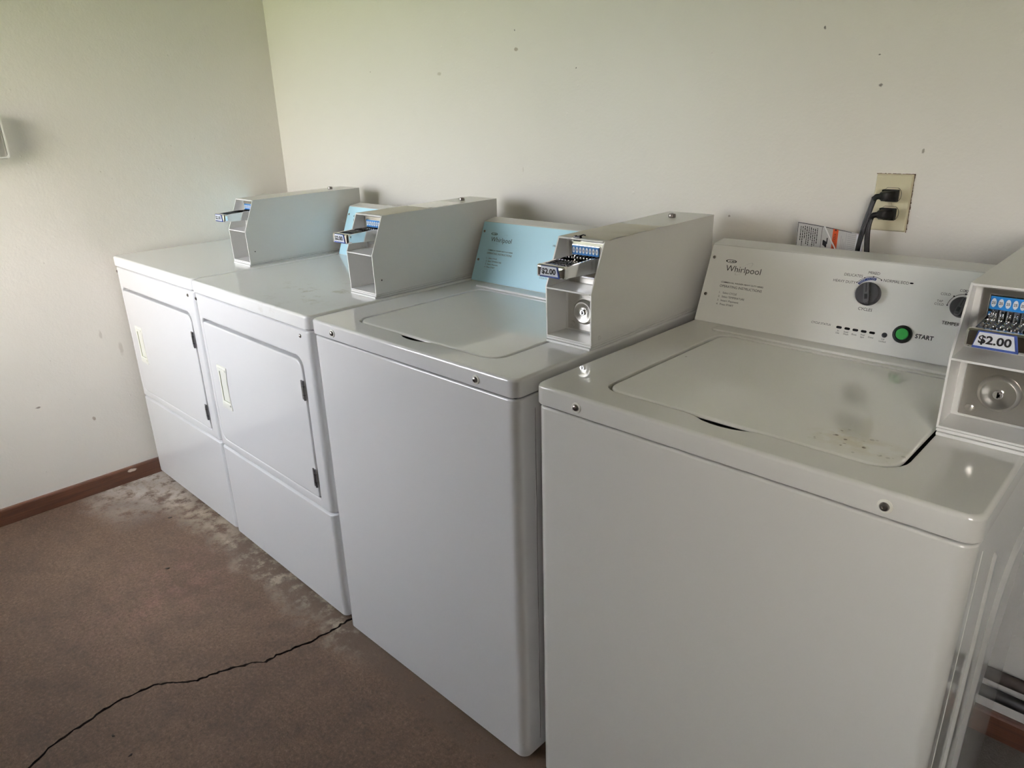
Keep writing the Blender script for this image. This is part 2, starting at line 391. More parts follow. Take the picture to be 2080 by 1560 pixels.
def disc(g, fr, c, r, m, n=.0005, k=16, rx=None):
    g.add([fr(c[0]+(rx or r)*math.cos(2*math.pi*i/k), c[1]+r*math.sin(2*math.pi*i/k), n) for i in range(k)], [list(range(k))], m)

# ------------------------------------------------------------------ room
crack = [(1.288, -1.549), (1.263, -1.503), (1.250, -1.455), (1.244, -1.412), (1.231, -1.372), (1.232, -1.328), (1.236, -1.285), (1.246, -1.248), (1.268, -1.222),
         (1.281, -1.210), (1.306, -1.178), (1.316, -1.150), (1.322, -1.118), (1.334, -1.091), (1.352, -1.062), (1.360, -1.038), (1.382, -1.017), (1.380, -.985), (1.389, -.948),
         (1.395, -.915), (1.405, -.881), (1.402, -.850), (1.408, -.818), (1.404, -.795), (1.405, -.770), (1.411, -.70), (1.405, -.62)]
pts = [(1.37, -1.70), (1.33, -1.62)] + crack
# finer jagged line
fine = []
for (a, b) in zip(pts[:-1], pts[1:]):
    for j in range(4):
        t = j/4; fine.append((a[0]+(b[0]-a[0])*t+random.uniform(-.0030, .0030), a[1]+(b[1]-a[1])*t+random.uniform(-.0015, .0015)))
fine.append(pts[-1])
line = [(1.44, YF-.1)] + fine + [(1.42, 0.0)]
wd = [0.0016+.0018*abs(math.sin(i*.7))+random.uniform(0, .0018) for i in range(len(line))]
g = G(); n = len(line)
LL = [(x-w_, y, 0) for (x, y), w_ in zip(line, wd)]; RL = [(x+w_, y, 0) for (x, y), w_ in zip(line, wd)]
V = LL + RL + [(0-.12, y, 0) for _, y in line] + [(XR+.12, y, 0) for _, y in line]
F = []
for i in range(n-1):
    F.append([2*n+i, i, i+1, 2*n+i+1]); F.append([n+i, 3*n+i, 3*n+i+1, n+i+1])
g.add(V, F, 'floor')
dp = -.012
V = LL + RL + [(x, y, dp) for x, y, _ in LL] + [(x, y, dp) for x, y, _ in RL]; F = []
for i in range(n-1):
    F += [[i, i+1, 2*n+i+1, 2*n+i], [n+i+1, n+i, 3*n+i, 3*n+i+1], [2*n+i, 2*n+i+1, 3*n+i+1, 3*n+i]]
g.add(V, F, 'crack')
g.box(-.12, XR+.12, YF-.12, .12, -.10, -.013, 'floor')
struct(g.obj('floor', smooth=0))
g = G(); g.box(-.12, XR+.12, 0, .12, -.1, ZC, 'wall_back'); struct(g.obj('wall_back', smooth=0))
g = G(); g.box(-.12, 0, YF-.12, 0, -.1, ZC, 'wall_left'); struct(g.obj('wall_left', smooth=0))
g = G()
if DOOR:
    g.box(XR, XR+.12, YF-.12, DOOR[0], -.1, ZC, 'wall_plain'); g.box(XR, XR+.12, DOOR[1], 0, -.1, ZC, 'wall_plain'); g.box(XR, XR+.12, DOOR[0], DOOR[1], DOOR[2], ZC, 'wall_plain')
else: g.box(XR, XR+.12, YF-.12, 0, -.1, ZC, 'wall_plain')
struct(g.obj('wall_right', smooth=0))
g = G(); g.box(-.12, XR+.12, YF-.12, .12, ZC, ZC+.1, 'ceiling'); struct(g.obj('ceiling', smooth=0))
g = G(); xs = 0
for k_, x0, x1, z0, z1 in OPEN:
    g.box(xs, x0, YF-.12, YF, -.1, ZC, 'wall_plain'); g.box(x0, x1, YF-.12, YF, z1, ZC, 'wall_plain')
    if z0 > 0: g.box(x0, x1, YF-.12, YF, -.1, z0, 'wall_plain')
    xs = x1
g.box(xs, XR, YF-.12, YF, -.1, ZC, 'wall_plain')
struct(g.obj('wall_front', smooth=0))
nw = nd = 0
for k_, x0, x1, z0, z1 in OPEN:
    g = G()
    if k_ == 'window':
        nw += 1
        for a in ((x0, x0+.03, z0, z1), (x1-.03, x1, z0, z1), (x0, x1, z0, z0+.03), (x0, x1, z1-.03, z1)):
            g.box(a[0], a[1], YF-.08, YF-.04, a[2], a[3], 'ivory', .004)
        wf = struct(g.obj('window_%d' % nw))
        g = G(); g.box(x0+.03, x1-.03, YF-.062, YF-.058, z0+.03, z1-.03, 'glass'); g.obj('pane', wf, smooth=0)
    else:
        nd += 1
        for a in ((x0-.06, x0, 0, z1+.06), (x1, x1+.06, 0, z1+.06), (x0, x1, z1, z1+.06)): g.box(a[0], a[1], YF, YF+.014, a[2], a[3], 'wood', .003)
        struct(g.obj('door_%d' % nd))
# baseboards
def baseboard(name, prof_to, length_pts):
    g = G(); prof = [(0, 0), (.0155, 0), (.0155, .056), (.0135, .0605), (.009, .0615), (0, .0615)]
    g.loft([[prof_to(p, t) for p in prof] for t in length_pts], 'wood')
    return struct(g.obj(name, smooth=0))
baseboard('baseboard_left', lambda p, t: (p[0], t, p[1]), [YF, -1.6, -1.3, -.9, -.60])
baseboard('baseboard_back', lambda p, t: (t, -p[0], p[1]), [2.66, 3.2, XR])

# ------------------------------------------------------------------ machines
H, SD, ZP = .907, .8703, .348
CON_Y0, CON_Z0, CON_Y1, CON_Z1 = .535, 0.0, .600, .162
SL = math.hypot(CON_Y1-CON_Y0, CON_Z1)
UY, UZ = (CON_Y1-CON_Y0)/SL, CON_Z1/SL          # along the slope
def con_frame(s, t, n):                          # on the sloped face; n outwards
    return (s, CON_Y0+UY*t-UZ*n, H+UZ*t+UY*n)

def screw(parent, pos, axis, r=.0055, ring=False):
    g = G()
    a = Vector(axis).normalized(); p = Vector(pos)
    if ring: g.lathe([(.0001, 0), (r*1.55, 0), (r*1.55, .0012), (r*1.2, .0018), (.0001, .0018)], p, a, 'ivory', 20)
    h0 = .0015 if ring else 0
    g.lathe([(.0001, h0), (r, h0), (r, h0+r*.25), (r*.8, h0+r*.55), (r*.42, h0+r*.68), (r*.40, h0+r*.3), (.0001, h0+r*.3)], p, a, 'screw_metal', 20)
    o = g.obj('screw', parent); return o

def build_console(parent, face_mat, s0=.004, s1=.566, full=False):
    g = G()
    prof = [(CON_Y0, H-.004), (CON_Y0, H)]
    b = .0045
    prof += [(CON_Y1-UY*b, H+CON_Z1-UZ*b), (CON_Y1+.001, H+CON_Z1+.0002), (CON_Y1+.005, H+CON_Z1+.0015), (.644, H+CON_Z1+.0068), (.651, H+CON_Z1+.004), (.655, H+CON_Z1-.004), (.660, H-.004)]
    loops = [[(s, y, z) for y, z in prof] for s in (s0, s0+.0005, s1-.0005, s1)]
    g.loft(loops, 'console_shell')
    # front plate lying on the slope
    r2 = rr(s0+.0006, .0012, s1-.0006, SL-.002, .003, 3, 4)
    g.loft([[con_frame(a, c, .0) for a, c in r2], [con_frame(a, c, .0012) for a, c in r2]], face_mat)
    cp = g.obj('control_panel', parent)
    fr = lambda s, t, n: con_frame(s, t, n+.0012)
    inkm = 'ink'
    # logo
    g = G()
    put_text(g, 'Whirlpool', fr, .048, .1285, .1180, .0132, inkm, bold=-.008)
    arc_band(g, fr, (.0565, .1400), .0098, .0125, 0, 360, inkm, ry=.30, k=36)
    arc_band(g, fr, (.0580, .1397), .0045, .0062, 0, 360, inkm, ry=.30, k=24)
    disc(g, fr, (.0595, .1396), .0007, inkm, rx=.0022)
    arc_band(g, fr, (.0895, .1265), .0215, .0218, 0, 360, 'ink_gray', ry=.27, k=48, rot=R(40), n=.0004)
    g.obj('brand_logo', cp, smooth=0)
    # lettering, one mesh per block
    g = G()
    put_text(g, 'COMMERCIAL WASHER HEAVY DUTY SERIES', fr, .0454, .1423, .0914, .0030, inkm, bold=.012, shear=.1)
    put_text(g, 'OPERATING INSTRUCTIONS', fr, .0443, .1413, .0816, .0052, 'ink_gray')
    for i, (t, tt) in enumerate(((.0697, 'Select CYCLE'), (.0612, 'Select TEMPERATURE'), (.0527, 'Insert Payment'), (.0442, 'Press START'))):
        put_text(g, '%d.' % (i+1), fr, .0470, None, t-.002, .0040, 'ink_gray')
        put_text(g, tt, fr, .0553, (.0882, .108, .097, .0870)[i], t-.002, .0041, 'ink_gray')
    g.obj('instruction_lettering', cp, smooth=0); g = G()
    put_text(g, 'HEAVY DUTY', fr, .2793, .3214, .1252, .0052, inkm, bold=-.006)
    put_text(g, 'DELICATES', fr, .2969, .3313, .1392, .0052, inkm, bold=-.006)
    put_text(g, 'MIXED', fr, .3400, .3606, .1478, .0052, inkm, bold=-.006)
    put_text(g, 'NORMAL ECO', fr, .3703, .4137, .1364, .0052, inkm, bold=-.006)
    disc(g, fr, (.4185, .1395), .0014, inkm, rx=.0034)
    put_text(g, 'CYCLES', fr, .3388, .3643, .0768, .0056, inkm)
    ck = (.351, .1112)
    arc_band(g, fr, ck, .0316, .0324, 61, 147, inkm, k=24)
    for d in ((.3236, .1288), (.3356, .1392), (.3508, .1431), (.3662, .1384)): disc(g, fr, d, .0012, inkm, n=.0007)
    arc_band(g, fr, ck, .0255, .0302, 78, 148, 'ink_blue', k=20)
    for j, ch in enumerate('DEEP WATER'):
        if ch == ' ': continue
        a = R(141-6.4*j)
        fr2 = lambda s, t, n, a=a: fr(ck[0]+.0267*math.cos(a)+s*math.sin(a)+t*math.cos(a), ck[1]+.0267*math.sin(a)-s*math.cos(a)+t*math.sin(a), n)
        put_text(g, ch, fr2, -.0011, .0011, 0, .0023, 'ink_white', n=.0008)
    g.obj('cycle_dial_lettering', cp, smooth=0); g = G()
    if full:
        put_text(g, 'CYCLE STATUS', fr, .2588, .2970, .0370, .0040, 'ink_gray')
        for s_, l1, l2 in ((.3134, 'In', 'Use'), (.3290, 'Soak/', 'Wash'), (.3443, 'Rinse', None), (.3597, 'Final', 'Spin'), (.3749, 'Done', None)):
            if l2: put_text(g, l1, fr, s_, None, .0290, .0032, 'ink_gray', align='C'); put_text(g, l2, fr, s_, None, .0246, .0032, 'ink_gray', align='C')
            else: put_text(g, l1, fr, s_, None, .0268, .0032, 'ink_gray', align='C')
        put_text(g, 'Lid', fr, .3965, None, .0275, .0032, 'ink_gray', align='C'); put_text(g, 'Locked', fr, .3965, None, .0230, .0032, 'ink_gray', align='C')
        g.obj('status_lettering', cp, smooth=0); g = G()
        put_text(g, 'START', fr, .4483, .4784, .0413, .0076, inkm, bold=.018)
        g.obj('start_lettering', cp, smooth=0); g = G()
        put_text(g, 'TEMPERATURE', fr, .4838, .5375, .0738, .0060, inkm)
        kc = (.5085, .1075)
        arc_band(g, fr, kc, .0237, .0245, 22, 178, inkm, k=30)
        for d in ((.4846, .1086), (.4913, .1260), (.5084, .1320), (.526, .125)): disc(g, fr, d, .0012, inkm, n=.0007)
        put_text(g, 'TAP', fr, .4715, None, .1122, .0042, inkm, bold=-.006, align='C'); put_text(g, 'COLD', fr, .4715, None, .1065, .0042, inkm, bold=-.006, align='C')
        put_text(g, 'COLD', fr, .4855, None, .1258, .0044, inkm, bold=-.006, align='R'); put_text(g, 'COOL', fr, .5060, None, .1355, .0044, inkm, bold=-.006, align='C')
        g.obj('temperature_dial_lettering', cp, smooth=0)
    for d in ((.0142, .1449), (.0153, .0618)):
        o = screw(cp, fr(*d, 0), (0, -UZ, UY), .0036)
    nrm = (0, -UZ, UY)
    def knob(name, c, r, ang, h=.013):
        g = G(); o = Vector(fr(c[0], c[1], 0))
        g.lathe([(.0001, 0), (r, 0), (r, h*.6), (r*.96, h*.9), (r*.90, h), (.0001, h)], o, nrm, 'knob', 48)
        ca, sa = math.cos(ang), math.sin(ang)
        loc = lambda a, b_, n: fr(c[0]+a*ca-b_*sa, c[1]+a*sa+b_*ca, n)
        w = r*.27
        base = rr(-w, -r*.93, w, r*.93, w*.8, 4, 3)
        top = rr(-w*.82, -r*.84, w*.82, r*.84, w*.6, 4, 3)
        g.loft([[loc(a, b_, h*.9) for a, b_ in base], [loc(a, b_, h+.006) for a, b_ in top]], 'knob_ridge')
        g.add([loc(a, b_, h+.0064) for a, b_ in ((-.0006, r*.05), (.0006, r*.05), (.0006, r*.8), (-.0006, r*.8))], [[0, 1, 2, 3]], 'ink')
        g.add([loc(a, b_, h+.0064) for a, b_ in ((-.0026, -r*.55), (.0026, -r*.55), (.0026, -r*.12), (-.0026, -r*.12))], [[0, 1, 2, 3]], 'black_plastic')
        return g.obj(name, cp)
    if full:
        knob('cycle_knob', (.3505, .1090), .0222, R(12))
        knob('temperature_knob', kc, .0183, R(-14))
        for s_ in (.3134, .3290, .3443, .3597, .3749):
            g = G(); q = rr(s_-.0053, .0349, s_+.0053, .0397, .0023, 4, 2)
            q2 = rr(s_-.0045, .0357, s_+.0045, .0389, .0015, 4, 2)
            g.loft([[fr(a, b_, 0) for a, b_ in q], [fr(a, b_, .0010) for a, b_ in q2]], 'black_plastic'); g.obj('status_light', cp)
        g = G(); g.lathe([(.0001, 0), (.0048, 0), (.0048, .001), (.0032, .0016), (.0030, .0008), (.0001, .0008)], fr(.3972, .0369, 0), nrm, 'black_plastic', 24)
        g.obj('lid_lock_light', cp)
        g = G(); o = Vector(fr(.4268, .0440, 0))
        g.lathe([(.0001, 0), (.0168, 0), (.0168, .002), (.0150, .0042), (.0122, .0046), (.0110, .003), (.0001, .003)], o, nrm, 'black_plastic', 48)
        g.lathe([(.0001, .003), (.0106, .003), (.0106, .0052), (.0096, .0062), (.0001, .0064)], o, nrm, 'green_button', 40)
        g.obj('start_button', cp)
    else:
        knob('cycle_knob', (.3505, .1090), .0222, R(12))
    return cp

def body_loops(w, d, z0, z1, rc, re, inset=.002):
    L = []
    def lp(z, a): return [(x, y, z) for x, y in rr(inset+a, inset+a, w-inset-a, d-a, (max(rc-a, .002), max(rc-a, .002), .006, .006), 6, 3)]
    L.append(lp(z0, 0)); L.append(lp(z1-re, 0))
    for th in (30, 60, 90): L.append(lp(z1-re+re*math.sin(R(th)), re*(1-math.cos(R(th)))))
    return L

def make_washer(name, loc, rz, label, wide, enam, lidm, con, full):
    t = empty(name, loc, rz, label, 'washing machine')
    Wd, D = wide, .705
    # cabinet
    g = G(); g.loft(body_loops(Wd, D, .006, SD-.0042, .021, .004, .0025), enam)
    g.box(.012, Wd-.012, .012, D-.02, SD-.006, SD+.001, 'gap_shade')  # dark neck put in as the shade of the seam under the top
    # pressed ribs on the right flank
    X = Wd-.0025
    def emb(y0, z0, y1, z1, r, h, w_):
        r = min(r, (y1-y0)*.49, (z1-z0)*.49)
        mk = lambda a, x: [(x, y, z) for y, z in rr(y0+a, z0+a, y1-a, z1-a, max(r-a, .0015), 8, 4)]
        g.loft([mk(0, X-.0005), mk(w_*.35, X+h*.3), mk(w_*.7, X+h*.85), mk(w_, X+h)], enam, cap0=False)
    emb(.262, -.05+.06, .655, .70, .13, .0065, .016)
    emb(.150, .03, .172, .785, .0105, .004, .007)
    emb(.052, .03, .056, .84, .0019, .0008, .0012)
    g.obj('cabinet', t)
    # top frame with lid well and finger scoop
    g = G()
    def outer(z, a): return [(x, y, z) for x, y in rr(a, a, Wd-a, D-a, (.020-a*.6, .020-a*.6, .012, .012), 6, 24)]
    hx0, hx1, hy0, hy1 = .102, .578, .060, .472
    def hole(z, a, scoop=True):
        L = []
        for x, y in rr(hx0+a, hy0+a, hx1-a, hy1-a, (.034-a, .042-a, .03, .03), 6, 24):
            if scoop and y < hy0+a+.004:
                q = (x-.331)/.046
                if abs(q) < 1: y -= .0150*(1-q*q)**.6 if abs(q) < .999 else 0
            L.append((x, y, z))
        return L
    re = .0065
    L = [outer(SD+.0005, .004), outer(SD+.0005, .001), outer(SD+.002, 0), outer(H-re, 0)]
    for th in (22, 45, 68, 90): L.append(outer(H-re+re*math.sin(R(th)), re*(1-math.cos(R(th)))))
    L += [hole(H, -.004), hole(H-.0008, -.0012), hole(H-.003, 0), hole(H-.022, .0015)]
    g.loft(L, enam, cap0=True, cap1=True, capm='gap_shade')  # well floor blackened to stand for the shade below the lid
    # raised ledge behind the lid
    g.box(.075, .572, .484, .512, H-.002, H+.0045, enam, .004, 3)
    g.obj('top_panel', t)
    # lid
    g = G()
    def lid(z, a): return [(x, y, z) for x, y in rr(hx0+.0065+a, hy0+.0030+a, hx1-.0055-a, hy1-.004-a, (max(.030-a, .003), max(.036-a, .003), .025, .025), 6, 10)]
    L = [lid(H-.0060, .001), lid(H-.0045, 0), lid(H-.0025, .0008), lid(H-.0008, .0026), lid(H-.0002, .005), lid(H-.0002, .02), lid(H+.0006, .05), lid(H+.0008, .12)]
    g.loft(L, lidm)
    o = g.obj('lid', t)
    o.data.transform(Matrix.Translation((0, 0, -H))); o.location = (0, 0, H)
    for s_ in (.0965, .5835): screw(t, (s_, -.0002, .8865), (0, -1, 0), .0060, ring=True)
    build_console(t, con, .004, .566, full)
    return t

def make_dryer(name, loc, rz, label, topm='enamel'):
    t = empty(name, loc, rz, label, 'dryer')
    Wd, D = .6947, .70
    def face(y, a, b, z0, z1, c=.004): return [(x, y, z) for x, z in rr(.003+a, z0+b, Wd-.003-a, z1-b, c, 5, 6)]
    def front(z0, z1, ra=.017, rb=.005):
        L = [face(D, 0, 0, z0, z1)]
        for th in (0, 22, 45, 68, 90): L.append(face(.0025+ra*(1-math.sin(R(th))), ra*(1-math.cos(R(th))), rb*(1-math.cos(R(th))), z0, z1))
        return L
    # body with a pressed well for the door
    g = G()
    dx0, dx1, dz0, dz1 = .037, .636, .381, .780
    L = front(ZP+.002, SD-.0035)
    def well(y, a): return [(x, y, z) for x, z in rr(dx0-.004+a, dz0-.003+a, dx1+.004-a, dz1+.010-a*2, (.032, .008, .034, .010), 5, 6)]
    L += [well(.0025, -.003), well(.0035, -.001), well(.0060, .0005), well(.030, .002)]
    g.loft(L, 'enamel', capm='enamel')
    g.obj('body', t)
    g = G()
    def dr(y, a): return [(x, y, z) for x, z in rr(dx0+a, dz0+a, dx1-a, dz1-a, (max(.030-a, .002), .006, max(.032-a, .002), .008), 5, 6)]
    pk = lambda y, a=0: [(x, y, z) for x, z in rr(.103-a, .532-a, .146+a, .632+a, .003, 5, 6)]
    g.loft([dr(.0285, .001), dr(.0045, 0), dr(.0022, .0008), dr(.0008, .0026), dr(.0004, .005), pk(.0004, .0005), pk(.0260, .0005)], 'enamel')
    door = g.obj('door', t)
    # pull handle
    g = G()
    def fr_(y, a, q=.004): return [(x, y, z) for x, z in rr(.088+a, .507+a, .156-a, .652-a, q, 3, 3)]
    def sl(y, a): return [(x, y, z) for x, z in rr(.103+a, .532+a, .146-a, .632-a, .003, 3, 3)]
    def shape(l, y, dz=.010):     # waisted outline of the moulding
        out = []
        for x, _, z in l:
            k = abs(z-.5795)/.0725
            xx = .122+(x-.122)*(1.0 if k > .78 else .82)
            out.append((xx, y, z))
        return out
    g.loft([shape(fr_(.001, 0), .001), shape(fr_(-.0012, .001), -.0012), shape(fr_(-.0020, .003), -.0020), sl(-.0020, -.002), sl(-.0010, 0), sl(.0245, .001)], 'ivory', capm='ivory_deep',
           mats=['ivory', 'ivory', 'ivory', 'ivory', 'ivory_deep'])
    g.box(.100, .149, -.0045, -.001, .636, .643, 'ivory', .0012); g.box(.100, .149, -.0045, -.001, .520, .527, 'ivory', .0012)
    g.obj('handle', door)
    for z0 in (.699, .4435):
        g = G()
        g.box(.6225, .6345, -.0022, .0030, z0-.027, z0+.027, 'hinge_metal', .0006)
        g.tube([(.6355, -.0022, z0-.027), (.6355, -.0022, z0+.027)], .0030, 'hinge_metal', 10)
        for dz in (-.012, .012): g.box(.6320, .6392, -.0054, .0, z0+dz-.0006, z0+dz+.0006, 'gap_shade')
        g.obj('hinge', door)
    # lower service panel
    g = G(); g.loft(front(.010, ZP-.003), 'enamel'); g.obj('service_panel', t)
    # top
    g = G()
    def tp(z, a): return [(x, y, z) for x, y in rr(a, a, Wd-a, D-a, (.018, .018, .008, .008), 6, 6)]
    re = .007
    L = [tp(SD+.0005, .004), tp(SD+.0005, .001), tp(SD+.002, 0), tp(H-re, 0)]
    for th in (30, 60, 90): L.append(tp(H-re+re*math.sin(R(th)), re*(1-math.cos(R(th)))))
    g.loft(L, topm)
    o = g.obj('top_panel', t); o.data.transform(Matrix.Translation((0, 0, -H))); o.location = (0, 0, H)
    for s_ in (.0165, .646): screw(t, (s_, .0030, .849), (0, -1, 0), .0052)
    build_console(t, 'blue_panel', .004, .556)
    return t

make_dryer('dryer', (.0125, -.765, 0), 0, 'white front-loading dryer at the far left, beside the left wall', 'enamel_clean_lit_top')
make_dryer('dryer', (.7105, -.768, 0), R(-.8), 'white dryer between the corner dryer and the washers, with brownish scuffs on its top', 'enamel_dryer_top')
make_washer('washing_machine', (1.4215, -.780, 0), 0, 'white top-loading washer with a pale blue control panel, beside the dryers', .686, 'enamel', 'enamel_lid', 'blue_panel', True)
make_washer('washing_machine', (2.1394, -.7655, 0), R(-.3), 'nearest top-loading washer with silver control panel, green start button and stained lid', .686, 'enamel_gray', 'enamel_gray_lid', 'gray_panel', True)

# ------------------------------------------------------------------ coin boxes
BW, BD = .117, .458
def make_coin_box(loc, rz, label, top=None, lock_rivet=True, deep=0.):
    t = empty('coin_box', loc, rz, label, 'coin box', 'coin boxes on the laundry machines')
    zb = .011
    prof = [(0, zb), (-.002, .1155), (.0395, .2125), (BD, .2165), (BD, zb)]     # side outline y, z
    th = .0028
    # housing: two side plates, roof, back, floor, shelf, partition
    g = G()
    def plate(poly, x0, x1, m='box_white'):
        n_ = len(poly)
        g.add([(x0, y, z) for y, z in poly]+[(x1, y, z) for y, z in poly],
              [list(range(n_)), list(range(n_, 2*n_))]+[[i, (i+1) % n_, n_+(i+1) % n_, n_+i] for i in range(n_)], m)
    plate(prof, 0, th); plate(prof, BW-th, BW)
    def slab(y0, z0, y1, z1, t_, m='box_white', x0=th, x1=BW-th):
        d = Vector((y1-y0, z1-z0)).normalized(); nn = Vector((d.y, -d.x))*t_
        P = [(y0, z0), (y1, z1), (y1+nn.x, z1+nn.y), (y0+nn.x, z0+nn.y)]
        g.add([(x0, y, z) for y, z in P]+[(x1, y, z) for y, z in P], [[0, 1, 2, 3], [4, 5, 6, 7], [0, 1, 5, 4], [1, 2, 6, 5], [2, 3, 7, 6], [3, 0, 4, 7]], m)
    slab(.0395, .2125, BD, .2165, .003)                 # roof
    slab(0, zb+.003, BD, zb+.003, .003)                 # floor
    slab(BD-.003, zb, BD-.003, .2135, -.003)            # back
    slab(-.002, .1155, .066, .1175, .003)               # shelf
    slab(.062, .112, .066, .2105, -.003)                # upper partition behind the coin plate
    slab(.062+deep, zb, .062+deep, .1155, -.003)                  # lower partition round the vault
    # light rims of the bent front edges
    g.box(th, BW-th, -.0035, .0005, .1125, .1160, 'box_white', .0008)
    g.box(th, BW-th, .037, .0415, .2090, .2125, 'box_white', .0008)
    # tapped hole / plug low on the right side
    if deep: g.lathe([(.0001, .0001), (.0019, .0001), (.0017, .0003), (.0001, .0003)], (BW, .022, .047), (1, 0, 0), 'gap_shade', 14)
    else: g.lathe([(.0001, 0), (.0040, 0), (.0038, .0014), (.0020, .0020), (.0001, .0020)], (BW, .026, .022), (1, 0, 0), 'box_white', 16)
    g.obj('housing', t, smooth=25)
    g = G(); g.box(.0015, BW-.0015, -.0035, BD-.004, 0, .0052, 'box_white', .0012); g.box(.0005, BW-.0005, -.001, BD-.002, .0058, .0105, 'box_white', .001)
    g.box(.003, BW-.003, .002, BD-.01, .0048, .0110, 'gap_shade')
    g.obj('base_plate', t)
    # vault plate and dished lock
    g = G(); g.box(.012, .104, .0555+deep, .0585+deep, .018, .100, 'steel', .0015)
    c = Vector((.0565, .0555+deep, .0595))
    g.lathe([(.0265, .0005), (.0262, .003), (.0245, .0065), (.0215, .0082), (.0175, .0078), (.0135, .0062), (.0085, .0056), (.0001, .0056)], c, (0, -1, 0), 'steel', 48)
    vp = g.obj('vault_door', t)
    g = G(); g.lathe([(.0001, .005), (.0062, .005), (.0062, .0085), (.0052, .0092), (.0001, .0092)], c, (0, -1, 0), 'chrome', 28)
    g.box(.0556, .0576, .0455+deep, .0466+deep, .0555, .0635, 'black_plastic'); g.box(.0572, .0592, .0455+deep, .0466+deep, .0568, .0612, 'black_plastic')
    g.obj('lock', vp)
    if lock_rivet:
        g = G(); g.lathe([(.0001, 0), (.0062, 0), (.0058, .0016), (.004, .0026), (.0001, .003)], (.0255, .0555+deep, .030), (0, -1, 0), 'steel', 8)
        g.obj('rivet', vp)
    g = G(); g.lathe([(.0001, 0), (.0078, 0), (.0085, .002), (.0085, .006), (.0070, .0085), (.0035, .0092), (.0034, .0070), (.0001, .0070)], (.058, BD-.085, .2155), (0, 0, 1), 'screw_metal', 24)
    g.obj('top_lock', t)
    # coin mechanism plate
    g = G()
    g.box(.012, .105, .0585, .0620, .118, .2035, 'steel', .001)
    g.box(.0215, .0925, .0555, .0590, .130, .1965, 'chrome', .0015)
    mp = g.obj('coin_mechanism', t)
    g = G(); g.box(.0235, .0905, .0545, .0556, .1765, .1945, 'blue_label', .0003)
    for i in range(8):
        cx = .0280+i*.0083
        f = lambda s, t_, n: (s, .0545-n, t_)
        disc(g, f, (cx, .1857), .0062, 'white_label', rx=.0031, n=.0003)
        put_text(g, '25', f, cx-.0021, cx+.0021, .1840, .0034, 'ink', bold=.02, n=.0006)
    g.obj('coin_label', mp)
    for i in range(8):                      # eight coin slots with bright tongues between
        cx = .0280+i*.0083
        g = G(); g.box(cx-.0014, cx+.0014, .0500, .0556, .1565, .1765, 'black_plastic', .0005)
        g.box(cx+.0018, cx+.0062, .0490, .0556, .1595, .1640, 'chrome', .001); g.box(cx+.0018, cx+.0062, .0500, .0556, .1680, .1725, 'chrome', .001)
        g.obj('coin_slot', mp)
    # chrome coin slide
    g = G()
    x0, x1, yf, z0, z1 = .024, .092, -.055, .1505, .1745
    # tray floor, slots, flanks
    g.box(x0+.004, x1-.004, yf+.008, .056, .1555, .1625, 'chrome', .001)
    for xa, xb in ((x0, x0+.0055), (x1-.0055, x1)):
        # flank: taller at the back, drops toward the nose
        P = [(yf+.006, z0+.001), (.056, z0-.004), (.056, .1745), (.030, .1760), (yf+.010, z1-.002)]
        k = len(P)
        g.add([(xa, y, z) for y, z in P]+[(xb, y, z) for y, z in P], [list(range(k)), list(range(k, 2*k))]+[[i, (i+1) % k, k+(i+1) % k, k+i] for i in range(k)], 'chrome')
    for i in range(8):
        cx = .0280+i*.0083
        g.box(cx-.0022, cx+.0022, .012, .050, .1622, .1628, 'black_plastic'); 
        g.lathe([(.0001, 0), (.0024, 0), (.0016, .0014), (.0001, .0018)], (cx+.004, .022, .1626), (0, 0, 1), 'chrome', 8)
        g.lathe([(.0001, 0), (.0024, 0), (.0016, .0014), (.0001, .0018)], (cx+.004, .038, .1626), (0, 0, 1), 'chrome', 8)
    # nose block
    nl = rr(x0-.001, z0-.0015, x1+.001, z1, .006, 5, 3)
    def nz(y, a): return [(max(x0-.001+a, min(x1+.001-a, x)), y, max(z0-.0015+a, min(z1-a, z))) for x, z in nl]
    g.loft([nz(yf+.013, .001), nz(yf+.005, 0), nz(yf+.0032, .0004), nz(yf+.0015, .0016), nz(yf+.0004, .0034), nz(yf, .0052)], 'chrome')
    sl = g.obj('coin_slide', t)
    g = G()
    f = lambda s, t_, n: (s, yf-n, t_)
    def trap(a, n_, m_, tk): 
        q = [(.0325+a, z0+.0002+a*2.2), (.0825-a*2.6, z0+.0002+a*2.2), (.0775-a*2, z1-.0012-a), (.0368+a, z1-.0012-a)]
        g.loft([[f(s_, t_, n_-tk) for s_, t_ in q], [f(s_, t_, n_) for s_, t_ in q]], m_)
    trap(0, .0010, 'ink_blue', .001); trap(.0014, .0014, 'white_label', .0004)
    put_text(g, '$2.00', f, .0385, .0738, .1580, .0100, 'ink', bold=.030, n=.0019)
    g.obj('price_label', sl)
    if top == 'tape':
        g = G()
        def strip(y0, y1, x0_, x1_, wob, m_, h=.0006):
            k = 14; V = []; F = []
            for i in range(k+1):
                y = y0+(y1-y0)*i/k; zt = .2125+(y-.0395)*(.004/(BD-.0395))
                V += [(x0_+random.uniform(0, wob), y, zt+h), (x1_-random.uniform(0, wob), y, zt+h), (x0_, y, zt+.0001), (x1_, y, zt+.0001)]
            for i in range(k):
                a, b_ = 4*i, 4*i+4
                F += [[a, a+1, b_+1, b_], [a+2, a, b_, b_+2], [a+1, a+3, b_+3, b_+1]]
            g.add(V, F, m_)
        strip(.052, .205, .004, BW-.003, .004, 'tape'); strip(.207, .330, .006, BW-.006, .003, 'film', .0004)
        g.obj('sticker', t)
    elif top == 'film':
        g = G(); k = 26; V = []; F = []
